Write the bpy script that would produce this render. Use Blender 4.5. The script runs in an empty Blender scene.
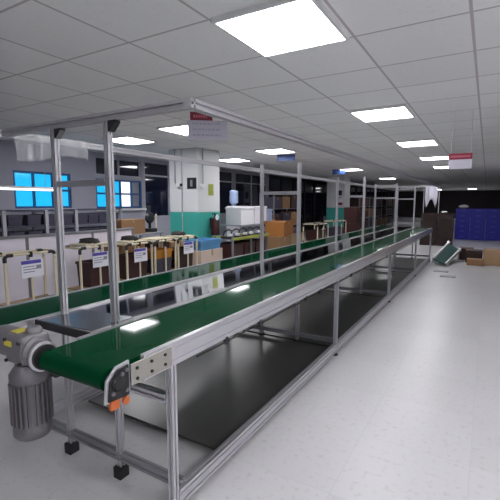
import bpy, bmesh, math, random
from mathutils import Vector, Matrix
random.seed(7)
SC = bpy.context.scene
COL = SC.collection
PI = math.pi

# ------------------------------------------------------------------ camera
cam_d = bpy.data.cameras.new('camera')
cam = bpy.data.objects.new('camera', cam_d)
COL.objects.link(cam)
cam_d.sensor_width = 36.0
cam_d.lens = 28.8
cam_d.clip_start = 0.02
cam_d.clip_end = 200
cam.location = (0, 0, 1.45)
cam.rotation_euler = (math.radians(90 - 6.70), 0, math.radians(30.58))
SC.camera = cam

# ------------------------------------------------------------------ world, light levels, exposure
LAMP = 7.6            # ceiling panels
DAY = 0.42            # daylight in the window panes
w = bpy.data.worlds.new('world'); SC.world = w; w.use_nodes = True
w.node_tree.nodes['Background'].inputs[0].default_value = (0.6, 0.65, 0.7, 1)
w.node_tree.nodes['Background'].inputs[1].default_value = 0.05
SC.view_settings.view_transform = 'Standard'
SC.view_settings.look = 'None'
SC.view_settings.gamma = 1
SC.view_settings.use_curve_mapping = False
SC.view_settings.exposure = 1.42
CEIL = 2.64
END = 44.0

# ------------------------------------------------------------------ materials
def mat(name, col, rough=0.5, metal=0.0, spec=0.5, noise=0.0, nscale=40.0, emit=None, estr=0.0, trans=0.0, alpha=1.0, bump=0.0, stretch=None, coat=0.0):
    m = bpy.data.materials.new(name); m.use_nodes = True
    nt = m.node_tree; b = nt.nodes['Principled BSDF']
    b.inputs['Base Color'].default_value = (*col, 1)
    b.inputs['Roughness'].default_value = rough
    b.inputs['Metallic'].default_value = metal
    b.inputs['Specular IOR Level'].default_value = spec
    b.inputs['Coat Weight'].default_value = coat
    b.inputs['Coat Roughness'].default_value = 0.06
    if trans: b.inputs['Transmission Weight'].default_value = trans
    if alpha < 1: b.inputs['Alpha'].default_value = alpha
    if emit:
        b.inputs['Emission Color'].default_value = (*emit, 1)
        b.inputs['Emission Strength'].default_value = estr
    if noise or bump:
        tc = nt.nodes.new('ShaderNodeTexCoord'); mp = nt.nodes.new('ShaderNodeMapping')
        if stretch: mp.inputs['Scale'].default_value = stretch
        nz = nt.nodes.new('ShaderNodeTexNoise'); nz.inputs['Scale'].default_value = nscale; nz.inputs['Detail'].default_value = 4
        nt.links.new(tc.outputs['Object'], mp.inputs[0]); nt.links.new(mp.outputs[0], nz.inputs['Vector'])
        if noise:
            mx = nt.nodes.new('ShaderNodeMix'); mx.data_type = 'RGBA'
            mx.inputs[6].default_value = (*[max(0, c * (1 - noise)) for c in col], 1)
            mx.inputs[7].default_value = (*[min(1, c * (1 + noise)) for c in col], 1)
            nt.links.new(nz.outputs[0], mx.inputs[0]); nt.links.new(mx.outputs[2], b.inputs['Base Color'])
        if bump:
            bp = nt.nodes.new('ShaderNodeBump'); bp.inputs['Strength'].default_value = bump; bp.inputs['Distance'].default_value = 0.01
            nt.links.new(nz.outputs[0], bp.inputs['Height']); nt.links.new(bp.outputs[0], b.inputs['Normal'])
    return m

def grid_mat(name, base, line, px, py, ox, oy, lw, rough, spec=0.5, speck=0.0, speck_col=(0.3, 0.3, 0.3), var=0.06, bump=0.0):
    """a surface laid in rectangular tiles, with speckles"""
    m = mat(name, base, rough, 0, spec)
    nt = m.node_tree; b = nt.nodes['Principled BSDF']; N = nt.nodes.new; L = nt.links.new
    tc = N('ShaderNodeTexCoord'); sp = N('ShaderNodeSeparateXYZ'); L(tc.outputs['Object'], sp.inputs[0])
    def mth(op, a, bb=None):
        n = N('ShaderNodeMath'); n.operation = op
        for i, v in enumerate((a, bb)):
            if v is None: continue
            if isinstance(v, (int, float)): n.inputs[i].default_value = v
            else: L(v, n.inputs[i])
        return n.outputs[0]
    def line_of(sock, p, o):
        f = mth('DIVIDE', mth('SUBTRACT', sock, o), p)
        fr = mth('FRACT', f)
        return mth('MAXIMUM', mth('LESS_THAN', fr, lw / p / 2), mth('GREATER_THAN', fr, 1 - lw / p / 2)), mth('FLOOR', f)
    lx, ix = line_of(sp.outputs[0], px, ox); ly, iy = line_of(sp.outputs[1], py, oy)
    ln = mth('MAXIMUM', lx, ly)
    cb = N('ShaderNodeCombineXYZ'); L(ix, cb.inputs[0]); L(iy, cb.inputs[1])
    wn = N('ShaderNodeTexWhiteNoise'); wn.noise_dimensions = '3D'; L(cb.outputs[0], wn.inputs['Vector'])
    nz = N('ShaderNodeTexNoise'); nz.inputs['Scale'].default_value = 1.3; nz.inputs['Detail'].default_value = 3; L(tc.outputs['Object'], nz.inputs['Vector'])
    tone = mth('ADD', mth('MULTIPLY', wn.outputs['Value'], var), mth('MULTIPLY', nz.outputs[0], var))
    m1 = N('ShaderNodeMix'); m1.data_type = 'RGBA'
    m1.inputs[6].default_value = (*base, 1); m1.inputs[7].default_value = (*[c * 0.55 for c in base], 1)
    L(tone, m1.inputs[0]); out = m1.outputs[2]
    if speck:
        n2 = N('ShaderNodeTexNoise'); n2.inputs['Scale'].default_value = 26; n2.inputs['Detail'].default_value = 5; L(tc.outputs['Object'], n2.inputs['Vector'])
        rp = N('ShaderNodeMapRange'); rp.inputs[1].default_value = 0.56; rp.inputs[2].default_value = 0.7; rp.inputs[4].default_value = speck; L(n2.outputs[0], rp.inputs[0])
        m2 = N('ShaderNodeMix'); m2.data_type = 'RGBA'; m2.inputs[7].default_value = (*speck_col, 1)
        L(rp.outputs[0], m2.inputs[0]); L(out, m2.inputs[6]); out = m2.outputs[2]
    m3 = N('ShaderNodeMix'); m3.data_type = 'RGBA'; m3.inputs[7].default_value = (*line, 1)
    L(ln, m3.inputs[0]); L(out, m3.inputs[6]); L(m3.outputs[2], b.inputs['Base Color'])
    return m

M = {}
M['floor'] = grid_mat('floor_vinyl', (0.52, 0.515, 0.53), (0.45, 0.45, 0.46), 0.6, 0.6, 0, 0, 0.006, 0.30, 0.22, 0.45, (0.36, 0.34, 0.35), 0.14)
M['ceiling'] = grid_mat('ceiling_tiles', (0.87, 0.87, 0.86), (0.52, 0.48, 0.48), 0.74, 0.75, -1.64, 5.25, 0.02, 0.9, 0.2, 0.12, (0.5, 0.5, 0.5), 0.10)
M['wall'] = mat('wall_paint', (0.38, 0.38, 0.45), 0.7, noise=0.04, nscale=3)
M['wall_white'] = mat('white_wall_paint', (0.66, 0.67, 0.70), 0.65, noise=0.03, nscale=3)
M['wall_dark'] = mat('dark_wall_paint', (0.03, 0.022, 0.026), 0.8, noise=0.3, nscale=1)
M['alu'] = mat('anodised_aluminium', (0.63, 0.62, 0.65), 0.30, 0.78, noise=0.05, nscale=30, stretch=(1, 1, 1))
M['alu_plate'] = mat('machined_plate', (0.40, 0.385, 0.345), 0.45, 0.6, noise=0.06, nscale=60)
M['steel'] = mat('polished_steel_sheet', (0.78, 0.78, 0.80), 0.05, 1.0, noise=0.03, nscale=8)
M['steel_dull'] = mat('dull_steel_sheet', (0.20, 0.20, 0.22), 0.22, 0.8, noise=0.1, nscale=8)
M['belt'] = mat('green_pvc_belt', (0.0015, 0.040, 0.015), 0.05, 0, 0.035, noise=0.12, nscale=5)
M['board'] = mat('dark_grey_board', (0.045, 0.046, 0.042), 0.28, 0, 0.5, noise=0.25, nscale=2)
M['black'] = mat('black_plastic', (0.012, 0.012, 0.014), 0.4, noise=0.2, nscale=30)
M['black_metal'] = mat('black_steel', (0.02, 0.02, 0.022), 0.35, 0.4, noise=0.2, nscale=30)
M['rubber'] = mat('black_rubber', (0.015, 0.015, 0.016), 0.8, noise=0.2, nscale=60)
M['cast'] = mat('cast_aluminium', (0.20, 0.19, 0.205), 0.5, 0.5, noise=0.12, nscale=50, bump=0.05)
M['motor'] = mat('grey_motor_paint', (0.15, 0.14, 0.155), 0.42, 0.35, noise=0.12, nscale=30)
M['yellow_tag'] = mat('yellow_plate', (0.55, 0.47, 0.05), 0.5, noise=0.1)
M['orange'] = mat('orange_paint', (0.55, 0.13, 0.03), 0.5, noise=0.1)
M['cream'] = mat('cream_pipe_coating', (0.72, 0.64, 0.46), 0.4, noise=0.05, nscale=20)
M['paper'] = mat('white_paper', (0.80, 0.80, 0.86), 0.7, noise=0.02)
M['ink_purple'] = mat('purple_print', (0.10, 0.08, 0.42), 0.7, noise=0.1)
M['ink_grey'] = mat('grey_print', (0.28, 0.28, 0.34), 0.7, noise=0.1)
M['ink_dark'] = mat('dark_print', (0.05, 0.05, 0.08), 0.7, noise=0.1)
M['wood'] = mat('plywood', (0.42, 0.29, 0.16), 0.6, noise=0.2, nscale=6, stretch=(1, 12, 1))
M['card'] = mat('brown_cardboard', (0.27, 0.15, 0.07), 0.75, noise=0.1, nscale=12)
M['card_orange'] = mat('orange_cardboard', (0.36, 0.14, 0.03), 0.7, noise=0.1, nscale=12)
M['card_tan'] = mat('tan_cardboard', (0.36, 0.23, 0.13), 0.75, noise=0.1, nscale=12)
M['tape'] = mat('packing_tape', (0.34, 0.22, 0.11), 0.3, noise=0.05)
M['amber'] = mat('amber_plastic', (0.50, 0.20, 0.02), 0.4, noise=0.1)
M['maroon'] = mat('maroon_plastic', (0.045, 0.012, 0.012), 0.45, noise=0.2)
M['brown_crate'] = mat('brown_crate_plastic', (0.028, 0.012, 0.010), 0.5, noise=0.2)
M['blue_crate'] = mat('blue_crate_plastic', (0.012, 0.016, 0.36), 0.42, noise=0.12, nscale=9)
M['blue_handle'] = mat('lighter_blue_plastic', (0.05, 0.06, 0.42), 0.5, noise=0.1)
M['sky_blue'] = mat('sky_blue_plastic', (0.10, 0.30, 0.55), 0.5, noise=0.08)
M['beige'] = mat('beige_plastic', (0.60, 0.48, 0.40), 0.6, noise=0.06)
M['purple_bin'] = mat('dark_violet_plastic', (0.05, 0.045, 0.075), 0.5, noise=0.2)
M['grey_bin'] = mat('grey_plastic', (0.30, 0.30, 0.33), 0.5, noise=0.1)
M['panel'] = mat('pale_lilac_board', (0.78, 0.74, 0.82), 0.55, noise=0.03, nscale=4)
M['panel_rail'] = mat('grey_rail_paint', (0.20, 0.20, 0.22), 0.5, noise=0.06)
M['teal'] = mat('teal_gloss_paint', (0.06, 0.42, 0.36), 0.45, noise=0.05, nscale=3)
M['column_white'] = mat('white_column_paint', (0.74, 0.75, 0.76), 0.55, noise=0.03, nscale=3)
M['conduit'] = mat('grey_conduit', (0.42, 0.43, 0.45), 0.5, noise=0.06)
M['frame_grey'] = mat('grey_window_frame', (0.42, 0.42, 0.46), 0.45, 0.2, noise=0.05)
M['frame_blue'] = mat('blue_window_frame', (0.03, 0.10, 0.26), 0.45, 0.2, noise=0.05)
M['dark_glass'] = mat('tinted_glass', (0.010, 0.014, 0.034), 0.04, 0, 0.7, noise=0.4, nscale=1.2)
M['cyan_glass'] = mat('blue_filmed_glass', (0.02, 0.25, 0.4), 0.1, 0, 0.5, emit=(0.01, 0.42, 0.86), estr=1.0 * DAY)
M['bright_glass'] = mat('daylit_glass', (0.5, 0.5, 0.5), 0.1, 0, 0.5, emit=(0.85, 0.93, 1.0), estr=1.5 * DAY)
M['hazy_glass'] = mat('hazy_glass', (0.30, 0.32, 0.38), 0.15, 0, 0.5, noise=0.35, nscale=2.5)
M['lamp'] = mat('lit_diffuser', (0.9, 0.9, 0.9), 0.5, emit=(0.98, 0.97, 1.0), estr=LAMP)
M['tube_lamp'] = mat('lit_tube', (0.9, 0.9, 0.9), 0.5, emit=(0.9, 0.95, 1.0), estr=0.8)
M['lamp_frame'] = mat('white_enamel', (0.75, 0.75, 0.75), 0.4, noise=0.02)
M['sign_white'] = mat('sign_board_white', (0.52, 0.50, 0.58), 0.5, noise=0.03)
M['sign_red'] = mat('sign_board_red', (0.22, 0.012, 0.035), 0.5, noise=0.05)
M['sign_blue'] = mat('sign_board_blue', (0.012, 0.045, 0.17), 0.5, noise=0.05)
M['red_ext'] = mat('red_enamel', (0.05, 0.006, 0.008), 0.3, noise=0.1)
M['white_plastic'] = mat('white_plastic', (0.78, 0.78, 0.82), 0.4, noise=0.03)
M['pale_blue'] = mat('pale_blue_sheet', (0.30, 0.38, 0.58), 0.55, noise=0.1, nscale=6)
M['film'] = mat('clear_polythene', (0.5, 0.51, 0.53), 0.25, 0, 0.5, alpha=0.35, noise=0.08, nscale=7)
M['green_tape'] = mat('lime_edge', (0.36, 0.40, 0.06), 0.5, noise=0.1)
M['leaf'] = mat('dark_cable_foam', (0.03, 0.03, 0.028), 0.7, noise=0.3)
M['teal_belt'] = mat('teal_belt', (0.012, 0.06, 0.056), 0.25, noise=0.1)

# ------------------------------------------------------------------ mesh helpers
class MB:
    def __init__(s): s.v = []; s.f = []
    def add(s, vs, fs, mtx=None):
        o = len(s.v)
        s.v += [tuple(mtx @ Vector(p)) if mtx else tuple(p) for p in vs]
        s.f += [tuple(o + i for i in f) for f in fs]
        return s
    def box(s, x0, x1, y0, y1, z0, z1, mtx=None):
        vs = [(x0, y0, z0), (x1, y0, z0), (x1, y1, z0), (x0, y1, z0), (x0, y0, z1), (x1, y0, z1), (x1, y1, z1), (x0, y1, z1)]
        return s.add(vs, [(0, 3, 2, 1), (4, 5, 6, 7), (0, 1, 5, 4), (1, 2, 6, 5), (2, 3, 7, 6), (3, 0, 4, 7)], mtx)
    def cyl(s, a, b, r, n=16, r2=None):
        a = Vector(a); b = Vector(b); r2 = r if r2 is None else r2
        q = (b - a).to_track_quat('Z', 'Y').to_matrix(); vs = []
        for p, rr in ((a, r), (b, r2)):
            for i in range(n):
                t = 2 * PI * i / n; vs.append(p + q @ Vector((rr * math.cos(t), rr * math.sin(t), 0)))
        fs = [(i, (i + 1) % n, n + (i + 1) % n, n + i) for i in range(n)] + [tuple(range(n - 1, -1, -1)), tuple(range(n, 2 * n))]
        return s.add(vs, fs)
    def tube(s, pts, r, n=8):
        pts = [Vector(p) for p in pts]; vs = []; k = len(pts)
        for j, p in enumerate(pts):
            d = (pts[min(j + 1, k - 1)] - pts[max(j - 1, 0)]).normalized()
            q = d.to_track_quat('Z', 'Y').to_matrix()
            for i in range(n):
                t = 2 * PI * i / n; vs.append(p + q @ Vector((r * math.cos(t), r * math.sin(t), 0)))
        fs = [(j * n + i, j * n + (i + 1) % n, (j + 1) * n + (i + 1) % n, (j + 1) * n + i) for j in range(k - 1) for i in range(n)]
        fs += [tuple(range(n - 1, -1, -1)), tuple((k - 1) * n + i for i in range(n))]
        return s.add(vs, fs)
    def lathe(s, prof, c, axis='Z', n=24):
        c = Vector(c); vs = []; k = len(prof)
        for (r, h) in prof:
            for i in range(n):
                t = 2 * PI * i / n; a, b = r * math.cos(t), r * math.sin(t)
                vs.append(c + Vector({'Z': (a, b, h), 'X': (h, a, b), 'Y': (b, h, a)}[axis]))
        fs = [(j * n + i, j * n + (i + 1) % n, (j + 1) * n + (i + 1) % n, (j + 1) * n + i) for j in range(k - 1) for i in range(n)]
        fs += [tuple(range(n - 1, -1, -1)), tuple((k - 1) * n + i for i in range(n))]
        return s.add(vs, fs)
    def prism(s, poly, a, b, uax, vax):
        """poly in the (uax, vax) plane, swept from a to b"""
        a = Vector(a); b = Vector(b); u = Vector(uax); v = Vector(vax); n = len(poly)
        vs = [a + u * p + v * q for p, q in poly] + [b + u * p + v * q for p, q in poly]
        fs = [(i, (i + 1) % n, n + (i + 1) % n, n + i) for i in range(n)] + [tuple(range(n - 1, -1, -1)), tuple(range(n, 2 * n))]
        return s.add(vs, fs)
    def slot_bar(s, a, b, size=0.04, h=None, g=0.005, dp=0.009):
        """aluminium profile with a T-slot in each face; h = tall profile with two slots on its sides"""
        a = Vector(a); b = Vector(b); d = (b - a).normalized()
        v = Vector((0, 0, 1)) if abs(d.z) < 0.9 else Vector((0, 1, 0))
        u = d.cross(v).normalized(); H = h or size; hw = size / 2; hh = H / 2
        zs = [0.0] if not h else [-H / 4, H / 4]
        right = [(hw, -hh)]
        for z in zs: right += [(hw, z - g), (hw - dp, z - g), (hw - dp, z + g), (hw, z + g)]
        right.append((hw, hh))
        top = [(g, hh), (g, hh - dp), (-g, hh - dp), (-g, hh)]
        left = [(-x, -y) for x, y in right]; bot = [(-x, -y) for x, y in top]
        return s.prism(right + top + left + bot, a, b, u, v)
    def build(s, name, m, parent=None, smooth=False, bevel=0.0, loc=None, seg=2):
        me = bpy.data.meshes.new(name); me.from_pydata(s.v, [], s.f)
        bm = bmesh.new(); bm.from_mesh(me)
        bmesh.ops.recalc_face_normals(bm, faces=bm.faces)
        bm.to_mesh(me); bm.free()
        o = bpy.data.objects.new(name, me); COL.objects.link(o)
        me.materials.append(m if not isinstance(m, str) else M[m])
        if smooth:
            for p in me.polygons: p.use_smooth = True
            md = o.modifiers.new('edge', 'EDGE_SPLIT'); md.split_angle = math.radians(40)
        if bevel:
            md = o.modifiers.new('bevel', 'BEVEL'); md.width = bevel; md.segments = seg; md.limit_method = 'ANGLE'; md.angle_limit = math.radians(50)
        if parent: o.parent = parent
        if loc: o.location = loc
        return o

def tag(o, label, cat, group=None, kind=None):
    o['label'] = label; o['category'] = cat
    if group: o['group'] = group
    if kind: o['kind'] = kind
    return o
def thing(name, label, cat, loc=(0, 0, 0), rz=0, group=None):
    o = bpy.data.objects.new(name, None); COL.objects.link(o)
    o.location = loc; o.rotation_euler = (0, 0, rz); o.empty_display_size = 0.1
    return tag(o, label, cat, group)
def dup(o, loc=None, rz=None, label=None, parent=None):
    c = o.copy(); COL.objects.link(c)
    if parent: c.parent = parent
    if loc is not None: c.location = loc
    if rz is not None: c.rotation_euler = (0, 0, rz)
    if label: c['label'] = label
    for ch in list(o.children): dup(ch, parent=c)
    return c
def struct(name, mb, m, parent=None):
    o = mb.build(name, m, parent)
    if not parent: o['kind'] = 'structure'
    return o

# ================================================================== the setting
XL, XR, YN = -8.0, 4.6, -4.5
struct('floor', MB().box(XL - .2, XR + .2, YN - .2, END + .2, -0.12, 0), 'floor')
struct('ceiling', MB().box(XL - .2, XR + .2, YN - .2, END + .2, CEIL, CEIL + 0.12), 'ceiling')
struct('wall_right', MB().box(XR, XR + .15, YN, END, 0, CEIL), 'wall_white')
struct('wall_rear', MB().box(XL, XR, YN - .15, YN, 0, CEIL), 'wall')
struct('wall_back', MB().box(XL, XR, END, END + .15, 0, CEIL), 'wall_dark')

# left wall: (y0, y1, z0, z1, kind) openings
wins = [(4.46, 5.72, 1.34, 2.09, 'cyan'), (6.38, 7.84, 1.32, 2.03, 'mixed'), (6.38, 7.84, 2.10, 2.56, 'dark'),
        (7.95, 9.9, 1.05, 2.58, 'dark'), (10.0, 12.35, 1.05, 2.58, 'dark'), (12.5, 14.9, 1.05, 2.58, 'dark')]
wl = MB()
def wl_piece(y0, y1, z0, z1): wl.box(XL - .15, XL, y0, y1, z0, z1)
wl_piece(YN, 4.46, 0, CEIL); wl_piece(4.46, 5.72, 0, 1.34); wl_piece(4.46, 5.72, 2.09, CEIL); wl_piece(5.72, 6.38, 0, CEIL)
wl_piece(6.38, 7.84, 0, 1.32); wl_piece(6.38, 7.84, 2.03, 2.10); wl_piece(6.38, 7.84, 2.56, CEIL); wl_piece(7.84, 7.95, 0, CEIL)
for a, b in ((7.95, 9.9), (10.0, 12.35), (12.5, 14.9)): wl_piece(a, b, 0, 1.05); wl_piece(a, b, 2.58, CEIL)
wl_piece(9.9, 10.0, 0, CEIL); wl_piece(12.35, 12.5, 0, CEIL); wl_piece(14.9, 15.1, 0, CEIL)
struct('wall_left', wl, 'wall')
# far stretch: dark full-height glazing between posts
wf = MB(); ys = [15.1 + 2.65 * k for k in range(12)]
for y in ys[1:]: wf.box(XL - .15, XL, y - .06, min(y + .06, END), 0, CEIL)
wf.box(XL - .15, XL, 15.1, END, 2.56, CEIL); wf.box(XL - .15, XL, 15.1, END, 0, 0.12)
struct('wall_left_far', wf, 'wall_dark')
n = 0
def window(y0, y1, z0, z1, panes, mull_y, mull_z, fm):
    global n; n += 1
    fr = MB(); t = 0.045; x0, x1 = XL - .10, XL - .02
    fr.box(x0, x1, y0, y1, z0, z0 + t); fr.box(x0, x1, y0, y1, z1 - t, z1)
    fr.box(x0, x1, y0, y0 + t, z0 + t, z1 - t); fr.box(x0, x1, y1 - t, y1, z0 + t, z1 - t)
    for y in mull_y: fr.box(x0, x1, y - t / 2, y + t / 2, z0 + t, z1 - t)
    for z in mull_z: fr.box(x0 + .01, x1 - .01, y0 + t, y1 - t, z - t / 2, z + t / 2)
    f = fr.build('window_%d' % n, fm); f['kind'] = 'structure'
    for a, b, c, d, m in panes:
        MB().box(XL - .07, XL - .055, a, b, c, d).build('pane', m, f)
window(4.46, 5.72, 1.34, 2.09, [(4.5, 5.68, 1.38, 2.05, 'cyan_glass')], (4.88, 5.30), (1.72,), 'frame_blue')
window(6.38, 7.84, 1.32, 2.03, [(6.42, 7.14, 1.36, 1.99, 'cyan_glass'), (7.14, 7.5, 1.36, 1.99, 'bright_glass'), (7.5, 7.8, 1.36, 1.99, 'hazy_glass')], (6.9, 7.14, 7.5), (1.68,), 'frame_blue')
window(6.38, 7.84, 2.10, 2.56, [(6.42, 7.8, 2.14, 2.52, 'dark_glass')], (7.1,), (), 'frame_grey')
for a, b in ((7.95, 9.9), (10.0, 12.35), (12.5, 14.9)):
    window(a, b, 1.05, 2.58, [(a + .04, b - .04, 1.09, 2.54, 'dark_glass')], ((a + b) / 2,), (2.2,), 'frame_grey')
for k in range(len(ys) - 1):
    a, b = ys[k] + (.06 if k else 0), ys[k + 1] - .06
    if b > END: break
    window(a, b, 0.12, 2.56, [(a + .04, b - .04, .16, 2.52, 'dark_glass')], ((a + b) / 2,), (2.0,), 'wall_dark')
struct('trim_1', MB().box(XL, XL + .10, 6.30, 7.9, 1.26, 1.31), 'lamp_frame')
struct('trim_2', MB().box(XL, XL + .06, 4.40, 5.78, 1.29, 1.33), 'lamp_frame')

# structural columns with a teal dado
def column(x0, x1, y0, y1, label, zt=1.245):
    t = thing('column', label, 'column', ((x0 + x1) / 2, (y0 + y1) / 2, 0), group=None)
    a, b = (x1 - x0) / 2, (y1 - y0) / 2
    MB().box(-a, a, -b, b, zt, CEIL).build('upper_shaft', 'column_white', t, bevel=.012)
    d = MB().box(-a - .004, a + .004, -b - .004, b + .004, 0, zt).build('dado', 'teal', t, bevel=.012)
    d['label'] = 'teal painted lower band of the column'
    return t
c1 = column(-6.27, -5.46, 7.0, 7.84, 'white square column with teal lower half, beside the hanging red extinguisher')
cd = MB()
cd.tube([(-.21, -.445, CEIL), (-.21, -.445, 1.93), (-.19, -.445, 1.86), (-.13, -.445, 1.84)], .014)
cd.tube([(-.02, -.445, CEIL), (-.02, -.445, 1.0), (-.02, -.445, .3)], .012)
cd.tube([(.432, -.26, CEIL), (.432, -.26, 1.85)], .014)
cd.build('conduit', 'conduit', c1, smooth=True)
sb = MB().box(-.15, -.04, -.50, -.42, 1.80, 1.88).build('junction_box', 'white_plastic', c1, bevel=.006)
MB().box(-.05, -.005, -.49, -.43, 1.82, 1.88).build('plug', 'black', c1, bevel=.006)
MB().box(.405, .48, -.32, -.20, 1.76, 1.86).build('socket_box', 'white_plastic', c1, bevel=.006)
sp = MB().box(.13, .38, -.445, -.424, 1.76, 2.0).build('wall_plate', 'black', c1, bevel=.005)
MB().box(.225, .285, -.452, -.445, 1.81, 1.95).build('plate_emblem', 'ink_grey', sp)
MB().box(.409, .416, -.03, .15, 1.62, 1.88).build('notice', 'green_tape', c1)
c2 = column(-6.27, -5.46, 17.4, 18.24, 'far white column with teal lower half and a small poster')
po = MB().box(.05, .36, -.435, -.424, 1.5, 2.15).build('poster', 'paper', c2)
MB().box(.12, .30, -.44, -.435, 1.66, 2.0).build('poster_print', 'ink_dark', po)
MB().box(.08, .33, -.44, -.435, 1.36, 1.47).build('notice', 'sign_red', c2)

# ================================================================== ceiling lights
def make_light(label, loc):
    t = thing('ceiling_light', label, 'ceiling light', loc, group='square ceiling light panels')
    f = MB(); a, b = .345, .365; e = .022
    f.box(-a, a, -b, -b + e, -.012, .02); f.box(-a, a, b - e, b, -.012, .02)
    f.box(-a, -a + e, -b + e, b - e, -.012, .02); f.box(a - e, a, -b + e, b - e, -.012, .02)
    f.build('frame', 'lamp_frame', t)
    MB().box(-a + e, a - e, -b + e, b - e, -.006, .006).build('diffuser', 'lamp', t)
    return t
lights = [(-1.27, 5.62, 'lit ceiling panel nearest the right beam, largest in view'), (-1.27, 8.65, 'lit ceiling panel, second along the aisle row'),
          (-1.27, 11.68, 'lit ceiling panel in the aisle row, just before the red and white sign'), (-1.27, 14.7, 'small lit ceiling panel partly behind the red and white sign'),
          (-1.27, 2.6, 'lit ceiling panel above the frame corner, nearest the camera'),
          (-4.23, 5.2, 'lit ceiling panel beside the near hanging sign'), (-4.23, 8.3, 'lit ceiling panel directly above the first blue sign'),
          (-4.23, 14.2, 'lit ceiling panel beside the second blue sign'), (-4.23, 20.2, 'narrow lit ceiling panel beyond the second blue sign'),
          (-5.9, 5.5, 'lit ceiling panel above the window side, left of the column'), (-6.1, 9.45, 'lit ceiling panel just behind the teal column'),
          (-4.3, 30.4, 'distant lit ceiling panel above the conveyor end'), (-3.9, 39, 'very distant lit ceiling panel over the brown crates'), (-1.2, 38.5, 'very distant lit ceiling panel over the blue crates'),
          (1.69, 2.6, 'lit ceiling panel over the right aisle near the camera'), (1.69, 1.1, 'added unseen fill panel over the right aisle close to the camera'), (3.2, 2.6, 'added unseen fill panel by the right wall, nearer one'), (3.2, 0.3, 'added unseen fill panel by the right wall behind the camera'), (3.2, 5.6, 'added unseen fill panel by the right wall, further one'), (1.69, -2.4, 'added unseen fill panel at the rear of the right aisle'), (3.2, -2.0, 'added unseen fill panel in the rear right corner'),  # after the first, unseen panels added to brighten floor and ceiling on the right
          
          (-1.27, -0.9, 'lit ceiling panel behind the camera over the aisle'), (1.69, -0.9, 'lit ceiling panel behind the camera on the right')]
l0 = None
for x, y, lb in lights:
    z = CEIL - .02 if True else 0
    if l0 is None: l0 = make_light(lb, (x, y, z))
    else: dup(l0, (x, y, z), 0, lb)

# ================================================================== overhead aluminium frame
ST = [1.36, 3.66, 6.07, 8.52, 10.9]
XA, XB = -1.602, -2.018            # post rows either side of the centre strip
ZT = 1.84
fr = thing('overhead_frame', 'long silver aluminium profile frame standing over the two green conveyors', 'frame', (-1.79, 1.36, 0))
O = Vector(fr.location)
def L(x, y, z): return (x - O.x, y - O.y, z - O.z)
for y in ST:
    for x in (XA, XB):
        MB().slot_bar(L(x, y, .06), L(x, y, ZT), .031).build('post', 'alu', fr)
        MB().box(*[c for c in (x - O.x - .026, x - O.x + .026)], y - O.y - .03, y - O.y + .03, .0, .06).build('foot', 'rubber', fr)
    MB().slot_bar(L(XB + .02, y, 1.55), L(XA - .02, y, 1.55), .031).build('crossbar', 'alu', fr)
    if y > 7: MB().slot_bar(L(XB + .02, y, 1.80), L(XA - .02, y, 1.80), .031).build('crossbar', 'alu', fr)
    MB().slot_bar(L(-2.43, y, .12), L(-1.18, y, .12)).build('floor_bar', 'panel_rail', fr)
for y in (ST[0], ST[-1]):
    MB().slot_bar(L(-2.54, y, ZT + .02), L(-1.07, y, ZT + .02), .04, None, .006, .014).build('cross_beam', 'alu', fr)
for y in (ST[0], ST[-1]):
    for x in (XA, XB):
        MB().prism([(0, 0), (.05, 0), (.05, .012), (.012, .05), (0, .05)], L(x + .02, y - .016, ZT), L(x + .02, y + .016, ZT), (1, 0, 0), (0, 0, -1)).build('corner_bracket', 'black', fr)
for x in (-2.52, -1.09):
    MB().slot_bar(L(x, ST[0] + .02, ZT + .02), L(x, ST[-1] - .02, ZT + .02), .04, None, .006, .014).build('long_beam', 'alu', fr)
    MB().box(x - O.x - .02, x - O.x + .02, -.026, -.02, ZT, ZT + .04).build('end_cap', 'alu', fr)

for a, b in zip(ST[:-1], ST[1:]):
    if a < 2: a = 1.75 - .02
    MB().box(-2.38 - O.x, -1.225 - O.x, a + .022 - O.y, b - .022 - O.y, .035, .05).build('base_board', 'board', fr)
# polythene sheet gathered over the left beam
ps = MB(); nu, nv = 36, 9; vs = []; random.seed(3)
for i in range(nu + 1):
    for j in range(nv + 1):
        u, v = i / nu, j / nv
        y = 1.40 + .52 * u
        z = ZT + .045 - v * (.15 + .03 * math.sin(u * 5 + 1))
        x = -2.492 + .018 * math.sin(u * 19 + v * 3) * v + .014 * math.sin(u * 41 + v * 2) * v + .02 * v
        vs.append((x, y, z))
ps.add(vs, [(i * (nv + 1) + j, (i + 1) * (nv + 1) + j, (i + 1) * (nv + 1) + j + 1, i * (nv + 1) + j + 1) for i in range(nu) for j in range(nv)])
o = ps.build('plastic_sheet', 'film', None, smooth=True); o.modifiers.clear()
md = o.modifiers.new('solid', 'SOLIDIFY'); md.thickness = .002
tag(o, 'creased clear polythene sheet draped from the left overhead beam', 'plastic sheet')

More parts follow.
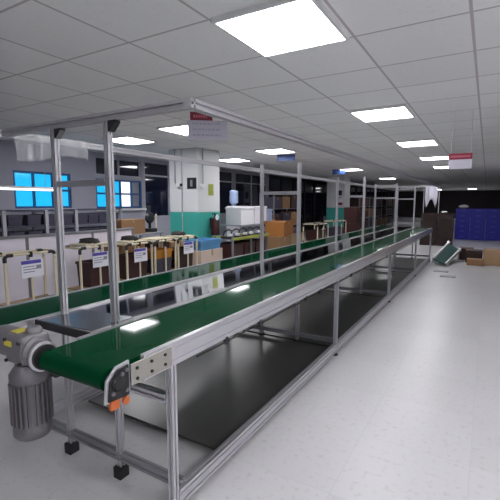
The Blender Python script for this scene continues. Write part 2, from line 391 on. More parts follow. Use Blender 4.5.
# ================================================================== the two belt conveyors
def conveyor(label, x0, x1, y0, y1, leg_sides, near):
    t = thing('belt_conveyor', label, 'conveyor', ((x0 + x1) / 2, y0, 0), group=None)
    hw = (x1 - x0) / 2; Ln = y1 - y0; zt = .84; H = .108
    ys0 = .20 if near else .06
    for s in (-1, 1):
        x = s * (hw - .010)
        MB().slot_bar((x, ys0, zt - H / 2), (x, Ln - .05, zt - H / 2), .020, H, .004, .006).build('side_rail', 'alu', t)
    # belt loop around the end drums
    r = .043; bw = hw - .022; zc = zt - .006 - r; pts = []
    pts.append((.0465, zc + r))
    for k in range(13): a = PI / 2 + PI * k / 12; pts.append((r * math.cos(a) + .045, zc + r * math.sin(a)))
    pts += [(.0465, zc - r), (Ln - .0465, zc - r)]
    for k in range(13): a = -PI / 2 + PI * k / 12; pts.append((Ln - .045 + r * math.cos(a), zc + r * math.sin(a)))
    pts += [(Ln - .0465, zc + r)]
    MB().prism(pts, (-bw, 0, 0), (bw, 0, 0), (0, 1, 0), (0, 0, 1)).build('belt', 'belt', t, smooth=True)
    for y in (.045, Ln - .045): MB().cyl((-hw + .005, y, zc), (hw - .005, y, zc), .02, 16).build('drum_shaft', 'cast', t, smooth=True)
    for k in range(int(Ln / 1.2)):
        MB().box(-hw + .02, hw - .02, .8 + 1.2 * k, .84 + 1.2 * k, zt - H, zt - H + .012).build('cross_tie', 'alu', t)
    if near:
        for s in (1,):
            xo = s * hw
            # bearing plate at the head: bright rim round a black housing
            MB().prism([(-.045, -.075), (.075, -.085), (.075, .058), (.01, .052), (-.035, .012)], (xo - .006 * s, .045, zc), (xo + .004 * s, .045, zc), (0, 1, 0), (0, 0, 1)).build('bearing_plate', 'alu', t, bevel=.002)
            bh = MB().prism([(-.034, -.068), (.066, -.076), (.066, .046), (.012, .040), (-.025, .006)], (xo + .003 * s, .045, zc), (xo + .012 * s, .045, zc), (0, 1, 0), (0, 0, 1)).build('bearing_housing', 'rubber', t, bevel=.003)
            for (yy, zz) in ((.075, .02), (.03, -.04), (.095, -.05), (.095, .03)): MB().cyl((xo + .012 * s, yy, zc + zz), (xo + .018 * s, yy, zc + zz), .008, 10).build('bolt', 'cast', bh, smooth=True)
            MB().lathe([(.03, 0), (.03, .006), (.022, .014), (.01, .014)] if s > 0 else [(.01, -.014), (.022, -.014), (.03, -.006), (.03, 0)], (xo + .010 * s, .055, zc - .01), 'X').build('bearing', 'black_metal', t, smooth=True)
        st = MB(); st.box(hw - .002, hw + .014, .02, .06, zc - .105, zc - .07); st.cyl((hw + .004, .09, zc - .09), (hw + .018, .09, zc - .09), .016, 12)
        st.build('tension_screw', 'orange', t, bevel=.002)
        jp = MB().box(hw, hw + .007, .125, .36, zt - .100, zt - .012).build('joint_plate', 'alu_plate', t, bevel=.002)
        for yy in (.155, .235, .315):
            for zz in (zt - .035, zt - .078): MB().cyl((hw + .007, yy, zz), (hw + .012, yy, zz), .007, 8).build('bolt', 'black_metal', jp)
        # black cable clipped below the right rail
        MB().tube([(hw - .006, .55 + .25 * k, zt - H - .018 - .004 * (k % 2)) for k in range(int((Ln - .8) / .25))], .005, 6).build('cable', 'black', t, smooth=True)
        for yy in (.80, 1.17, 1.9, 2.2, 3.1, 3.9, 4.8):
            MB().box(hw - .018, hw + .002, yy - .012, yy + .012, zt - H - .034, zt - H + .008).build('cable_clip', 'black', t, bevel=.003)
    if near: MB().slot_bar((-hw - .35, 1.29 - y0, .575), (hw - .04, 1.29 - y0, .575)).build('cross_brace', 'alu', t)
    for s in leg_sides:
        x = s * (hw - .02)
        for y in ST:
            yy = y - y0 - (.06 if s > 0 else 0)
            if yy < .1: continue
            MB().slot_bar((x, yy, .035), (x, yy, zt - H), .034).build('leg', 'alu', t)
            MB().lathe([(.028, 0), (.028, .012), (.012, .018), (.010, .038)], (x, yy, 0), 'Z', 14).build('levelling_foot', 'rubber', t, smooth=True)
        for k in range(len(ST) - 1):
            a = ST[k] - y0 - (.06 if s > 0 else 0); b = ST[k + 1] - y0 - (.06 if s > 0 else 0)
            MB().slot_bar((x, a + .02, .075), (x, b - .02, .075), .04, .08).build('base_rail', 'alu', t)
    return t
near = conveyor('nearer green belt conveyor on aluminium legs, with black bearing plates at its head', -1.58, -1.16, .92, 11.0, (1,), True)
far = conveyor('green belt conveyor on the window side, next to the cream pipe racks', -2.46, -2.036, .92, 11.0, (-1,), False)

# centre strip of steel sheets between the conveyors
tr = thing('centre_tray', 'shallow centre strip of reflective steel sheets between the two green belts', 'tray', (-1.79, 1.2, .74))
MB().slot_bar((-.19, .2, .02), (-.19, 9.75, .02), .03).build('tray_bearer', 'alu', tr)
MB().slot_bar((.155, .2, .02), (.155, 9.75, .02), .03).build('tray_bearer', 'alu', tr)
MB().box(-.23, .20, -.012, 0, .06, .10).build('front_lip', 'black', tr)
MB().box(-.19, .19, -.18, -.012, -.06, -.05).build('under_tray_shade', 'board', tr)  # dark sheet added as the shade below the tray front
yb = [.0, .27, 1.1, 1.9, 2.7, 3.5, 4.3, 5.1, 5.9, 6.7, 7.5, 8.3, 9.1, 9.7]
for k in range(len(yb) - 1):
    dull = k == 0
    MB().prism([(-.243, .086), (.207, .106), (.207, .109), (-.243, .089)], (0, yb[k] + .003, 0), (0, yb[k + 1] - .003, 0), (1, 0, 0), (0, 0, 1)).build('tray_panel', 'steel_dull' if dull else 'steel', tr)

# ================================================================== gear motor at the head of the near conveyor
gm = thing('gearmotor', 'grey worm gearbox with finned motor hanging at the head of the near conveyor', 'motor', (-1.705, .965, .515), group=None)
mo = MB()
mo.lathe([(.02, -.10), (.07, -.095), (.08, -.08), (.08, -.05), (.072, -.04), (.072, .16), (.082, .165), (.082, .195), (.06, .225), (.055, .235)], (0, 0, 0), 'Z', 32)
mbody = mo.build('motor_body', 'motor', gm, smooth=True)
fi = MB()
for k in range(24):
    a = 2 * PI * k / 24
    fi.box(.066, .086, -.003, .003, -.03, .155, Matrix.Rotation(a, 4, 'Z'))
fi.build('cooling_fins', 'motor', mbody)
MB().box(.070, .125, -.045, .045, .03, .13, Matrix.Rotation(PI * .95, 4, 'Z')).build('terminal_box', 'motor', gm, bevel=.008)
MB().box(-.072, .070, -.066, .066, .245, .375).build('gearbox', 'cast', gm, bevel=.022, seg=3)
MB().lathe([(.03, 0), (.068, 0), (.068, .012), (.052, .018), (.052, .04)], (.066, 0, .30), 'X', 28).build('output_flange', 'cast', gm, smooth=True)
MB().lathe([(.03, 0), (.062, 0), (.064, .006), (.064, .014), (.057, .016)], (.100, 0, .285), 'X', 32).build('flange_ring', 'alu', gm, smooth=True)
MB().lathe([(.03, 0), (.054, 0), (.054, .014), (.03, .016)], (.116, 0, .285), 'X', 28).build('shaft_seal', 'black', gm, smooth=True)
MB().cyl((.13, .0, .29), (.165, .0, .29), .018, 16).build('output_shaft', 'alu', gm, smooth=True)
MB().lathe([(.030, -.175), (.034, -.17), (.060, -.165), (.066, -.14), (.060, -.10), (.066, -.095), (.066, -.0)], (-.05, 0, .31), 'X', 28).build('side_housing', 'cast', gm, smooth=True)
MB().lathe([(.02, -.182), (.03, -.178), (.03, -.17)], (-.05, 0, .31), 'X', 20).build('housing_plug', 'black', gm, smooth=True)
MB().lathe([(.034, 0), (.034, .014), (.024, .026), (.008, .026)], (.02, .02, .372), 'Z', 18).build('breather_cap', 'cast', gm, smooth=True)
MB().box(-.060, -.005, -.0685, -.065, .325, .348).build('rating_plate', 'yellow_tag', gm)
MB().box(-.065, -.01, -.035, .02, .374, .378).build('rating_plate', 'yellow_tag', gm)
for x in (-.05, .05):
    for z in (.26, .352): MB().cyl((x, -.066, z), (x, -.074, z), .008, 8).build('bolt', 'black_metal', gm)

# ================================================================== pipe racks along the far side
def elbow(mb, p, r=.022): mb.lathe([(r * .9, -.03), (r, -.025), (r, .025), (r * .9, .03)], p, 'Z', 12)
def pipe_rack(label, x, y, wid, dep, h, rz=0, sheet=True, so=0.0):
    t = thing('pipe_rack', label, 'rack', (x, y, 0), rz, group='cream pipe racks beside the conveyor')
    r = .014; P = [(sx * dep / 2, sy * wid / 2) for sx in (-1, 1) for sy in (-1, 1)]
    for (a, b) in P:
        MB().cyl((a, b, .06), (a, b, h - .03), r * 1.25, 10).build('upright', 'cream', t, smooth=True)
        MB().lathe([(.012, 0), (.03, .004), (.032, .03), (.03, .056), (.012, .062)], (a, b, 0), 'Y', 14).build('caster', 'rubber', t, smooth=True, loc=(0, -.03, .032))
    MB().cyl((dep / 2, 0, .30), (dep / 2, 0, h - .1), r, 10).build('middle_upright', 'cream', t, smooth=True)
    for z in (.14, .30, h):
        ra = MB()
        for sx in (-1, 1): ra.cyl((sx * dep / 2, -wid / 2, z), (sx * dep / 2, wid / 2, z), r, 10)
        for sy in (-1, 1): ra.cyl((-dep / 2, sy * wid / 2, z), (dep / 2, sy * wid / 2, z), r, 10)
        ra.build('rail', 'cream', t, smooth=True)
    for (a, b) in P:
        for z in (.14, .30): MB().cyl((a, b, z - .026), (a, b, z + .026), .023, 10).build('joint', 'black', t, smooth=True)
        sy = -1 if b > 0 else 1
        MB().tube([(a, b, h - .075), (a, b, h - .03), (a, b + sy * .012, h - .008), (a, b + sy * .035, h), (a, b + sy * .085, h)], .021, 10).build('elbow', 'black', t, smooth=True)
    MB().cyl((dep / 2, 0, h - .04), (dep / 2, 0, h + .022), .022, 10).build('joint', 'black', t, smooth=True)
    MB().box(-dep / 2 + .01, dep / 2 - .01, -wid / 2 + .01, wid / 2 - .01, .305, .325).build('deck', 'wood', t)
    MB().box(-dep / 2 + .01, dep / 2 - .01, -wid / 2 + .01, wid / 2 - .01, .145, .165).build('deck', 'wood', t)
    if sheet:
        s = MB().box(dep / 2 + .022, dep / 2 + .026, -.13, .13, h - .27, h - .07).build('notice_sheet', 'paper', t); s.location.y = so
        MB().box(dep / 2 + .026, dep / 2 + .028, -.13, .10, h - .115, h - .075).build('sheet_heading', 'ink_purple', s)
        pr_ = MB()
        for k in range(3): pr_.box(dep / 2 + .026, dep / 2 + .028, -.11, .02 + .03 * (k % 2), h - .15 - .03 * k, h - .14 - .03 * k)
        pr_.box(dep / 2 + .026, dep / 2 + .028, .04, .10, h - .18, h - .135)
        pr_.build('sheet_print', 'ink_grey', s)
    return t
r1 = pipe_rack('cream pipe rack with black elbows in front of the lilac board, nearest the camera', -4.56, 2.62, .58, .22, .88)
r2 = pipe_rack('cream pipe rack with white notice seen between the two nearest posts', -4.62, 3.56, .60, .34, .87)
r3 = pipe_rack('cream pipe rack with white notice just past the second near post', -4.63, 4.28, .50, .36, .85)
r4 = pipe_rack('cream pipe rack without a notice, holding an amber tray', -4.63, 4.84, .48, .36, .85, sheet=False)
rl = pipe_rack('cream pipe rack with white notice beside the sky blue tub', -4.63, 5.40, .50, .36, .85)
r5 = pipe_rack('dim pipe rack beyond the tipped orange carton', -4.5, 11.6, .9, .45, .82, sheet=False)
r6 = pipe_rack('dim pipe rack furthest down the line by the far teal column', -4.5, 13.4, 1.0, .45, .84, sheet=False)

def tote(name, label, cat, x, y, z, wx, wy, h, m, rz=0, group=None, rim=True, tilt=None):
    t = thing(name, label, cat, (x, y, z), rz, group)
    a, b = wx / 2, wy / 2; e = .012; q = .92
    mb = MB()
    def ring(sx, sy, zz): return [(-sx, -sy, zz), (sx, -sy, zz), (sx, sy, zz), (-sx, sy, zz)]
    vs = ring(a * q, b * q, 0) + ring(a, b, h) + ring(a - e, b - e, h) + ring(a * q - e, b * q - e, e)
    fs = [(3, 2, 1, 0)]
    for k in range(4):
        n_ = (k + 1) % 4
        fs += [(k, n_, 4 + n_, 4 + k), (4 + k, 4 + n_, 8 + n_, 8 + k), (8 + k, 8 + n_, 12 + n_, 12 + k)]
    fs.append((12, 13, 14, 15))
    mb.add(vs, fs).build('body', m, t)
    rm = MB()
    rm.box(-a - .01, a + .01, -b - .01, -b, h - .035, h); rm.box(-a - .01, a + .01, b, b + .01, h - .035, h)
    rm.box(-a - .01, -a, -b, b, h - .035, h); rm.box(a, a + .01, -b, b, h - .035, h)
    rm.build('rim', m, t)
    return t
tote('tray', 'amber plastic tray on the upper deck of the rack without notice', 'tray', -4.63, 4.84, .56, .30, .40, .14, 'amber')
tote('tote', 'dark violet tote under the amber tray', 'tote', -4.63, 4.84, .325, .28, .38, .23, 'purple_bin')
tote('tote', 'dark tote on the deck of the pipe rack beside the sky blue tub', 'tote', -4.63, 5.40, .325, .28, .40, .34, 'brown_crate')
tote('tote', 'dark tote on the deck of the second pipe rack', 'tote', -4.62, 3.62, .325, .27, .40, .34, 'maroon')
tote('tote', 'dark tote on the deck of the third pipe rack, past the second post', 'tote', -4.63, 4.28, .325, .28, .40, .36, 'maroon')
tote('tote', 'dark tote on the dim rack beyond the orange carton', 'tote', -4.5, 11.6, .325, .36, .8, .3, 'maroon')
tote('tote', 'dark tote on the furthest dim pipe rack', 'tote', -4.5, 13.4, .325, .36, .85, .3, 'purple_bin')
# coils of black hose / foam lying on top of racks 2-4
def coil(label, x, y, z, rad, n_=3, thick=.014):
    pts = []
    for k in range(n_ * 20 + 1):
        a = 2 * PI * k / 20; rr = rad * (1 + .10 * math.sin(a * 1.7)); pts.append((rr * math.cos(a), rr * 1.2 * math.sin(a), thick + .016 * k / 20 + .006 * math.sin(a * 3)))
    o = MB().tube(pts, thick, 7).build('hose_coil', 'leaf', None, smooth=True, loc=(x, y, z))
    return tag(o, label, 'hose', 'coiled hoses on the racks')
def top_board(label, x, y, z, a, b, m='wood'):
    o = MB().box(-a, a, -b, b, 0, .014).build('shelf_board', m, None, bevel=.002, loc=(x, y, z)); return tag(o, label, 'board')
for i, (x, y, h) in enumerate(((-4.62, 3.56, .87), (-4.63, 4.28, .85), (-4.63, 4.84, .85), (-4.63, 5.40, .85))):
    w_ = ('second pipe rack', 'third pipe rack', 'rack holding the amber tray', 'rack beside the sky blue tub')[i]
    top_board('thin cream board lying across the top of the ' + w_, x, y, h + .022, .17, .21, 'cream')
    if i != 2: coil('black hose coil on top of the ' + w_, x, y - .02, h + .036, .10, 3)

# lilac board partition behind the first racks
pt = thing('partition', 'low pale lilac board partition with grey top rail behind the first racks', 'partition', (-5.5, 3.6, 0))
for k, (a, b) in enumerate(((-1.45, -.43), (-.39, .65), (.69, 1.5))):
    MB().box(-.012, .012, a, b, .10, .97).build('board', 'panel', pt)
MB().box(-.03, .03, -1.5, 1.55, .97, 1.01).build('top_rail', 'panel_rail', pt, bevel=.004)
for y in (-1.47, -.41, .67, 1.52): MB().box(-.02, .02, y - .02, y + .02, 0, .97).build('upright', 'panel_rail', pt)
for y in (-1.47, .67, 1.52): MB().box(-.2, .2, y - .03, y + .03, 0, .03).build('foot', 'panel_rail', pt)
MB().box(-.025, .025, -1.45, 1.5, .06, .10).build('bottom_rail', 'panel_rail', pt)

# shelf of dark bins under the windows
sh = thing('storage_shelf', 'long grey shelf of dark violet bins standing below the blue windows', 'shelf', (-7.3, 4.4, 0))
for y in (-1.9, -.65, .12, .75, 1.9):
    for x in (-.2, .2): MB().box(x - .025, x + .025, y - .03, y + .03, 0, 1.32).build('upright', 'frame_grey', sh)
for z in (.3, .72, 1.02): MB().box(-.22, .22, -1.93, 1.93, z, z + .025).build('shelf_board', 'purple_bin', sh)
MB().box(-.22, .22, -1.93, 1.93, 1.30, 1.33).build('shelf_board', 'purple_bin', sh)
bays = [(-1.86, -.69), (-.61, .08), (.16, .71), (.79, 1.86)]
b0 = None; names = ('first', 'second', 'third', 'fourth')
for zi, (z, hh) in enumerate(((.745, .22), (1.045, .2))):
    for bi, (a, b) in enumerate(bays):
        cnt = max(2, round((b - a) / .3))
        for k in range(cnt):
            y = 4.4 + a + (k + .5) * (b - a) / cnt
            lb = 'dark violet bin, %s in %s bay on the %s shelf' % (('first', 'second', 'third', 'fourth')[k], names[bi], ('lower', 'upper')[zi])
            if b0 is None: b0 = tote('bin', lb, 'bin', -7.3, y, z, .36, .25, .19, 'purple_bin', group='dark violet bins on the window shelf')
            else: dup(b0, (-7.3, y, z), 0, lb)
tl = thing('tube_light', 'long white fluorescent tube fitting hung in front of the blue window', 'lamp', (-6.8, 3.9, 1.68), group=None)
MB().cyl((0, -1.1, 0), (0, .62, 0), .016, 12).build('tube', 'tube_lamp', tl, smooth=True)
MB().box(-.03, .03, -1.12, .64, .018, .05).build('batten', 'lamp_frame', tl, bevel=.004)
MB().tube([(0, -.9, .05), (0, -.9, CEIL - 1.68)], .004, 6).build('hanger', 'conduit', tl)
MB().tube([(0, .45, .05), (0, .45, CEIL - 1.68)], .004, 6).build('hanger', 'conduit', tl)

# ================================================================== cartons
def carton(label, x, y, z, wx, wy, h, m='card', rz=0, group=None, open_=False, name='carton'):
    t = thing(name, label, 'box', (x, y, z), rz, group)
    a, b = wx / 2, wy / 2
    MB().box(-a, a, -b, b, 0, h).build('body', m, t, bevel=.006)
    tp = MB(); tp.box(-a - .001, a + .001, -.025, .025, h * .8, h + .0015); tp.build('tape', 'tape', t)
    if open_:
        f = MB()
        f.prism([(0, 0), (.14, .06), (.14, .064), (0, .004)], (a, -b, h), (a, b, h), (1, 0, 0), (0, 0, 1)); f.prism([(0, 0), (-.14, .06), (-.14, .064), (0, .004)], (-a, -b, h), (-a, b, h), (1, 0, 0), (0, 0, 1))
        f.build('flap', m, t)
    return t
# bench behind the racks, left of the column
bn = thing('workbench', 'grey workbench behind the racks with a cardboard box on it', 'bench', (-6.35, 5.75, 0))
MB().box(-.35, .35, -.75, .75, .80, .835).build('bench_top', 'grey_bin', bn, bevel=.005)
for sx in (-.31, .31):
    for sy in (-.7, .7): MB().box(sx - .02, sx + .02, sy - .02, sy + .02, 0, .80).build('leg', 'frame_grey', bn)
carton('brown cardboard box on the grey workbench left of the column', -6.2, 5.65, .835, .38, .62, .29, 'card')
# dark cluster next to it
dk = thing('bench_machine', 'small dark round headed machine on the workbench between cardboard box and column', 'machine', (-6.2, 6.28, .835))
MB().box(-.12, .12, -.10, .10, 0, .08).build('base', 'black', dk, bevel=.01)
MB().cyl((0, 0, .08), (0, 0, .22), .03, 12).build('column', 'black_metal', dk, smooth=True)
MB().lathe([(.02, -.05), (.10, -.04), (.13, 0), (.10, .04), (.02, .05)], (0, 0, .30), 'X', 20).build('head', 'black', dk, smooth=True)
MB().cyl((.05, .14, .0), (.05, .14, .38), .018, 10).build('stand_rod', 'cream', dk, smooth=True)

# blue tub on beige carton in front of the column
bc = tote('tub', 'sky blue tub on the beige carton in front of the column', 'tub', -4.75, 6.22, .56, .42, .66, .19, 'sky_blue')
carton('beige carton under the sky blue tub by the column', -4.75, 6.22, .0, .46, .70, .56, 'beige')

# fire extinguisher on the column's aisle face
ex = thing('fire_extinguisher', 'dark red fire extinguisher with round white tag hung on the column', 'fire extinguisher', (-5.33, 7.46, .72))
MB().lathe([(.08, 0), (.098, .01), (.10, .03), (.10, .33), (.085, .38), (.03, .41), (.025, .43)], (0, 0, 0), 'Z', 24).build('cylinder', 'red_ext', ex, smooth=True)
MB().cyl((0, 0, .43), (0, 0, .48), .022, 12).build('valve', 'black_metal', ex, smooth=True)
MB().box(-.015, .02, -.10, .05, .475, .50).build('handle', 'black', ex, bevel=.004)
MB().tube([(.0, .03, .45), (.02, .09, .43), (.03, .105, .3), (.03, .10, .12)], .013, 8).build('hose', 'rubber', ex, smooth=True)
MB().lathe([(.065, 0), (.065, .004)], (.09, -.05, .41), 'X', 20).build('tag', 'white_plastic', ex)
MB().box(-.125, -.095, -.03, .03, .15, .4).build('bracket', 'black', ex)

# table of covered white boxes right of the column, dark trays in front
rk = thing('supply_rack', 'dark supply rack with lime edged top tray right of the column', 'rack', (-4.6, 7.45, 0))
for sx in (-.22, .22):
    for sy in (-.72, 0, .72): MB().box(sx - .018, sx + .018, sy - .018, sy + .018, 0, .78).build('upright', 'panel_rail', rk)
MB().box(-.26, .26, -.76, .76, .70, .72).build('tray_deck', 'panel_rail', rk)
MB().box(.24, .265, -.76, .76, .70, .755).build('edge_strip', 'green_tape', rk)
MB().box(-.265, -.24, -.76, .76, .70, .755).build('edge_strip', 'green_tape', rk)
MB().box(-.24, .24, -.74, .74, .14, .16).build('shelf', 'panel_rail', rk)
for k, y in enumerate((-.49, 0, .49)):
    tote('tote', ('maroon tote under the lime edged tray, nearest the column', 'maroon tote under the lime edged tray, middle one', 'maroon tote under the lime edged tray, beside the grey post')[k], 'tote', -4.6, 7.45 + y, .16, .40, .44, .46, 'maroon', group='maroon totes in the supply rack')
random.seed(11)
wd = ('first from the column', 'second from the column', 'third from the column', 'fourth from the column', 'fifth from the column')
for k in range(5):
    y = 6.85 + .29 * k
    t = thing('fixture', 'black fixture with pale clamp on the lime edged tray, ' + wd[k], 'fixture', (-4.58, y, .72), random.uniform(-.4, .4), group='black fixtures on the lime edged tray')
    MB().box(-.12, .12, -.09, .09, 0, .05).build('base', 'black', t, bevel=.008)
    MB().tube([(-.08, -.05, .05), (-.06, -.04, .14), (.02, 0, .19), (.09, .05, .15)], .018, 8).build('arm', 'black', t, smooth=True)
    MB().box(.02, .10, -.05, .03, .05, .10).build('clamp', 'white_plastic', t, bevel=.008)
tb = thing('packing_table', 'table behind the supply rack carrying white boxes', 'table', (-5.3, 8.7, 0))
MB().box(-.35, .35, -.72, .95, .90, .93).build('table_top', 'grey_bin', tb, bevel=.004)
for sx in (-.3, .3):
    for sy in (-.66, .88): MB().box(sx - .02, sx + .02, sy - .02, sy + .02, 0, .90).build('leg', 'frame_grey', tb)
for k, (y, wy, h, m, lb) in enumerate(((8.32, .62, .42, 'white_plastic', 'white lidded box on the packing table next to the column'), (8.98, .62, .44, 'white_plastic', 'white lidded box on the packing table beside the pale blue one'), (9.47, .30, .36, 'pale_blue', 'pale blue wrapped box at the end of the packing table'))):
    t = thing('storage_box', lb, 'box', (-5.2, y, .93))
    MB().box(-.22, .22, -wy / 2 + .01, wy / 2 - .01, 0, h - .05).build('body', m, t, bevel=.012)
    MB().box(-.235, .235, -wy / 2, wy / 2, h - .05, h).build('lid', m, t, bevel=.012)
# pale water-cooler like dispenser behind the white boxes
wc = thing('water_dispenser', 'pale blue and white dispenser standing before the dark windows', 'dispenser', (-6.4, 9.9, 0))
MB().box(-.16, .16, -.16, .16, 0, 1.36).build('cabinet', 'white_plastic', wc, bevel=.02)
MB().lathe([(.06, 0), (.06, .05), (.13, .10), (.13, .30), (.12, .34), (.13, .38), (.12, .44), (.04, .46)], (0, 0, 1.36), 'Z', 20).build('bottle', 'pale_blue', wc, smooth=True)
MB().box(.16, .19, -.1, .1, .95, 1.2).build('tap_panel', 'sky_blue', wc, bevel=.005)

# brown cartons past the grey post
carton('large orange brown carton tipped on the carton stack', -4.75, 9.6, .60, .5, .95, .36, 'card_orange', .18, open_=True)
carton('brown carton at the foot of the stack, nearer one', -4.7, 9.25, 0, .55, .6, .60, 'card')
carton('tan carton at the foot of the stack, further one', -4.7, 10.0, 0, .55, .75, .60, 'card_tan')

# dim furniture further along the left wall: dark racks with cartons
def dark_shelf(label, x, y, wid, h):
    t = thing('tall_shelf', label, 'shelf', (x, y, 0), group=None)
    for sx in (-.25, .25):
        for sy in (-wid / 2, wid / 2): MB().box(sx - .02, sx + .02, sy - .02, sy + .02, 0, h).build('upright', 'panel_rail', t)
    for z in (.15, .7, 1.25, h - .03): MB().box(-.27, .27, -wid / 2 - .02, wid / 2 + .02, z, z + .025).build('shelf_board', 'panel_rail', t)
    return t
whr = ('just before the far teal column', 'just after the far teal column', 'further past the far teal column', 'at the distant end of the line')
for i, (x, y) in enumerate(((-6.0, 12.2), (-5.6, 20.4), (-5.6, 23.2), (-5.6, 26.5))):
    dark_shelf('tall dark grey shelf ' + whr[i], x, y, 2.0, 1.75)
    for zi, z in enumerate((.175, .725, 1.275)):
        for k in range(3):
            yy = y - .66 + .66 * k
            m = ('brown_crate', 'maroon', 'purple_bin', 'card')[(i + zi + k) % 4] if i != 1 else ('maroon', 'brown_crate')[k % 2]
            carton('dim box, %s on %s level of shelf %s' % (('nearest', 'middle', 'furthest')[k], ('bottom', 'middle', 'upper')[zi], whr[i]), x, yy, z, .42, .56, .36 + .03 * ((i + k) % 3), m, group='dim boxes on the tall shelves')
carton('maroon carton on the floor in front of the far column', -4.55, 15.6, 0, .5, .6, .66, 'maroon')
carton('maroon carton stacked on another one in front of the far column', -4.55, 15.6, .662, .5, .6, .62, 'maroon')

# ================================================================== hanging signs
def sign(label, x, y, z0, wid, h, head, rz, lines, m='sign_white', drop=None):
    t = thing('hanging_sign', label, 'sign', (x, y, z0), rz, group=None)
    MB().box(-wid / 2, wid / 2, -.008, .008, 0, h - head).build('board', m, t, bevel=.002)
    if head:
        hw0, hw1 = (-wid / 2, wid / 2) if not lines else (-wid * .44, wid * .12)
        hd = MB().box(hw0, hw1, -.009, .009, h - head, h).build('heading', 'sign_red', t, bevel=.002)
        tx = MB(); x_ = hw0 + wid * .08
        while x_ < hw1 - wid * .12:
            q = wid * .06; tx.box(x_, x_ + q * .75, -.012, -.009, h - head * .68, h - head * .34); x_ += q
        o = tx.build('heading_print', mat('faded_red_print', (.55, .14, .20), .6, noise=.05), hd)
    if lines:
        pm = mat('faded_print', (.38, .37, .46), .6, noise=.05)
        for k in range(lines):
            tx = MB(); zz = (h - head) * (1 - (k + .75) / (lines + .5)); x_ = -wid * .38; random.seed(k + 3)
            while x_ < wid * .30:
                q = random.uniform(.02, .05); tx.box(x_, x_ + q, -.0105, -.008, zz, zz + (h - head) * .10); x_ += q + .012
            tx.build('print_line', pm, t)
    for sx in (-1, 1): MB().tube([(sx * wid * .42, 0, h), (sx * wid * .42, 0, CEIL - z0)], .003, 6).build('hanger', 'conduit', t)
    return t
sign('white hanging sign with red heading partly behind the frame corner', -3.10, 4.2, 2.235, .50, .345, .10, math.radians(38), 3)
sign('white hanging sign with dark red heading above the right aisle', -.345, 6.0, 1.895, .275, .20, .078, math.radians(3), 0)
sign('small blue hanging sign under the ceiling light past the near column', -4.30, 9.0, 2.475, .44, .14, 0, math.radians(20), 0, 'sign_blue')
sign('small blue hanging sign further along, beside a lit panel', -4.62, 14.0, 2.46, .44, .20, 0, math.radians(20), 0, 'sign_blue')

# ================================================================== crates at the far end
def crate_mesh(wx, wy, h):
    a, b = wx / 2, wy / 2; mb = MB()
    mb.box(-a, a, -b, b, .0, .012)
    for s in (-1, 1):
        mb.box(-a, a, s * b - (.01 if s > 0 else -.0), s * b + (.0 if s > 0 else .01), .012, h)
        mb.box(s * a - (.01 if s > 0 else 0), s * a + (0 if s > 0 else .01), -b + .01, b - .01, .012, h)
    return mb
def crate(label, x, y, z, wx, wy, h, m, group):
    t = thing('crate', label, 'crate', (x, y, z), 0, group)
    crate_mesh(wx, wy, h).build('body', m, t)
    ri = MB(); a, b = wx / 2 - .004, wy / 2
    for zz in (.02, h - .045): ri.box(-a, a, -b - .012, -b, zz, zz + .025)
    for k in range(5): xx = -a + (2 * a - .02) * k / 4; ri.box(xx, xx + .02, -b - .010, -b, .045, h - .045)
    ri.build('ribs', m, t)
    hd = MB().box(-.08, .08, -b - .018, -b - .010, h * .50, h * .74).build('handle', {'blue_crate': 'blue_handle'}.get(m, 'maroon'), t)
    return t
LV = ('on the floor', 'second from the floor', 'third from the floor', 'fourth from the floor', 'fifth from the floor', 'topmost')
ordn = ('first', 'second', 'third', 'fourth', 'fifth', 'sixth')
k0 = None
for c in range(5):
    for r_ in range(6):
        lb = 'blue crate %s in the %s blue column from the brown crates' % (LV[r_], ordn[c])
        p = (-.83 + .53 * c, 18.2, .005 + .205 * r_)
        if k0 is None: k0 = crate(lb, *p, .515, .38, .192, 'blue_crate', 'blue crates stacked at the far end')
        else: dup(k0, p, 0, lb)
k0 = None
for c in range(2):
    for r_ in range(5):
        lb = 'dark brown crate %s in the %s brown column' % (LV[r_ if r_ < 4 else 5], ('left', 'right')[c])
        p = (-1.72 + .51 * c, 15.1, .005 + .222 * r_)
        if k0 is None: k0 = crate(lb, *p, .49, .40, .207, 'brown_crate', 'brown crates stacked beyond the conveyor end')
        else: dup(k0, p, 0, lb)
# white bundles on the crates
def bundle(label, x, y, z, a, b, c):
    mb = MB(); n_ = 14; vs = []; random.seed(5); k = 8
    for j in range(k + 1):
        ph = -PI / 2 + PI * j / k
        for i in range(n_):
            t = 2 * PI * i / n_; rr = 1 + .12 * math.sin(3 * t + j) + .08 * math.cos(5 * t - j)
            vs.append((a * rr * math.cos(ph) * math.cos(t), b * rr * math.cos(ph) * math.sin(t), c * (1 + math.sin(ph))))
    mb.add(vs, [(j * n_ + i, j * n_ + (i + 1) % n_, (j + 1) * n_ + (i + 1) % n_, (j + 1) * n_ + i) for j in range(k) for i in range(n_)])
    o = mb.build('bag', 'white_plastic', None, smooth=True, loc=(x, y, z)); return tag(o, label, 'bag')
bundle('crumpled white bag on top of the blue crate stack', -.82, 18.2, 1.24, .17, .14, .075)
bundle('small pale bag on the brown crate stack', -1.25, 15.1, 1.115, .10, .12, .03)
hs = MB(); vs = []
for i in range(13):
    for j in range(7):
        u, v = i / 12, j / 6
        vs.append((-1.93 + .36 * u + .03 * math.sin(v * 4) * (1 if u > .5 else -1), 15.62 + .03 * math.sin(u * 12), 2.02 - v * (.75 - .32 * math.sin(PI * u)) ))
hs.add(vs, [(i * 7 + j, (i + 1) * 7 + j, (i + 1) * 7 + j + 1, i * 7 + j + 1) for i in range(12) for j in range(6)])
hsm = thing('cloth_rail', 'white cloth hanging from a thin stand behind the brown crates', 'cloth', (0, 0, 0))
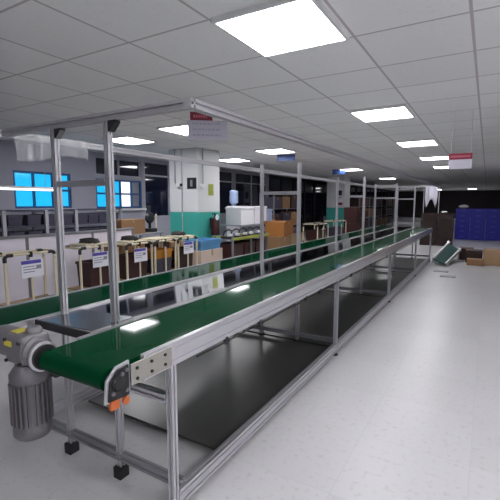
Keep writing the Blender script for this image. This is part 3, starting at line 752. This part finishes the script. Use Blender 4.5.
c_ = hs.build('cloth', 'sign_white', hsm, smooth=True); c_.modifiers.clear(); md = c_.modifiers.new('s', 'SOLIDIFY'); md.thickness = .006
MB().tube([(-2.0, 15.66, 2.03), (-1.5, 15.66, 2.03)], .012).build('bar', 'conduit', hsm, smooth=True)
for x in (-2.0, -1.5): MB().tube([(x, 15.66, 0), (x, 15.66, 2.03)], .012).build('upright', 'conduit', hsm, smooth=True)

# cartons on the floor in front of the blue crates
carton('tan carton on the floor at the right edge, in front of the blue crates', .17, 11.0, 0, .38, .42, .36, 'card_tan')
carton('second tan carton beside the tan one at the right edge', .60, 11.1, 0, .42, .42, .38, 'card')
carton('dark brown flat carton left of the tan carton', -.22, 11.25, 0, .36, .40, .30, 'brown_crate')
carton('low dark carton nearest the small floor conveyor', -.42, 11.7, 0, .34, .40, .30, 'maroon')
carton('low brown flat carton between the dark and tan cartons', -.18, 10.75, 0, .34, .3, .14, 'card')
for k, (x, y) in enumerate(((-.78, 9.35), (-.60, 8.75))):
    tag(MB().box(-.14, .14, -.11, .11, 0, .012).build('floor_plate', 'grey_bin', None, loc=(x, y, 0)), ('dark floor plate nearer the small conveyor', 'dark floor plate nearer the camera on the aisle')[k], 'floor plate')

# small low teal conveyor past the end
sc_ = thing('floor_conveyor', 'small low teal belt conveyor with bright rail ends past the main line', 'conveyor', (-.85, 10.7, 0), 0)
P = [((-.17, -.55, .16), (.03, .85, .41)), ((.10, -.60, .06), (.31, .62, .27))]
for a, b in P:
    MB().tube([a, b], .034, 10).build('side_rail', 'alu', sc_, smooth=True)
    MB().lathe([(.01, -.03), (.055, -.03), (.06, 0), (.055, .03), (.01, .03)], b, 'X', 18).build('end_disc', 'alu', sc_, smooth=True)
    for t in (.15, .9):
        q = Vector(a).lerp(Vector(b), t); MB().cyl((q.x, q.y, 0), (q.x, q.y, q.z), .018, 10).build('leg', 'alu', sc_, smooth=True)
mb = MB(); (a, b), (c, d) = P
vs = [Vector(p) for p in (a, c, d, b)]
mb.add(vs + [v - Vector((0, 0, .03)) for v in vs], [(0, 1, 2, 3), (7, 6, 5, 4), (0, 4, 5, 1), (1, 5, 6, 2), (2, 6, 7, 3), (3, 7, 4, 0)]).build('belt', 'teal_belt', sc_)
# white cover box on the floor at the foot of the last leg
ft = thing('cover_box', 'small white cover box on the floor by the last conveyor leg', 'box', (-1.03, 10.75, 0))
MB().box(-.07, .07, -.09, .09, 0, .16).build('body', 'white_plastic', ft, bevel=.02)
MB().box(-.075, .075, -.095, .095, .16, .18).build('lid', 'white_plastic', ft, bevel=.008)
# dim brown boxes packed behind the racks
for k, (y, z, h, m) in enumerate(((4.55, 0, .46, 'brown_crate'), (4.6, .462, .34, 'card'), (5.15, 0, .40, 'card'), (5.2, .402, .36, 'maroon'), (5.72, 0, .44, 'brown_crate'), (5.74, .442, .30, 'card_tan'))):
    carton('dim %s carton behind the %s pipe rack, %s' % (('dark brown', 'brown', 'brown', 'maroon', 'dark brown', 'tan')[k], ('third', 'third', 'amber-tray', 'amber-tray', 'last near', 'last near')[k], ('on the floor', 'stacked on top')[k % 2]), -5.12, y, z, .42, .50, h, m, group='dim cartons behind the racks')
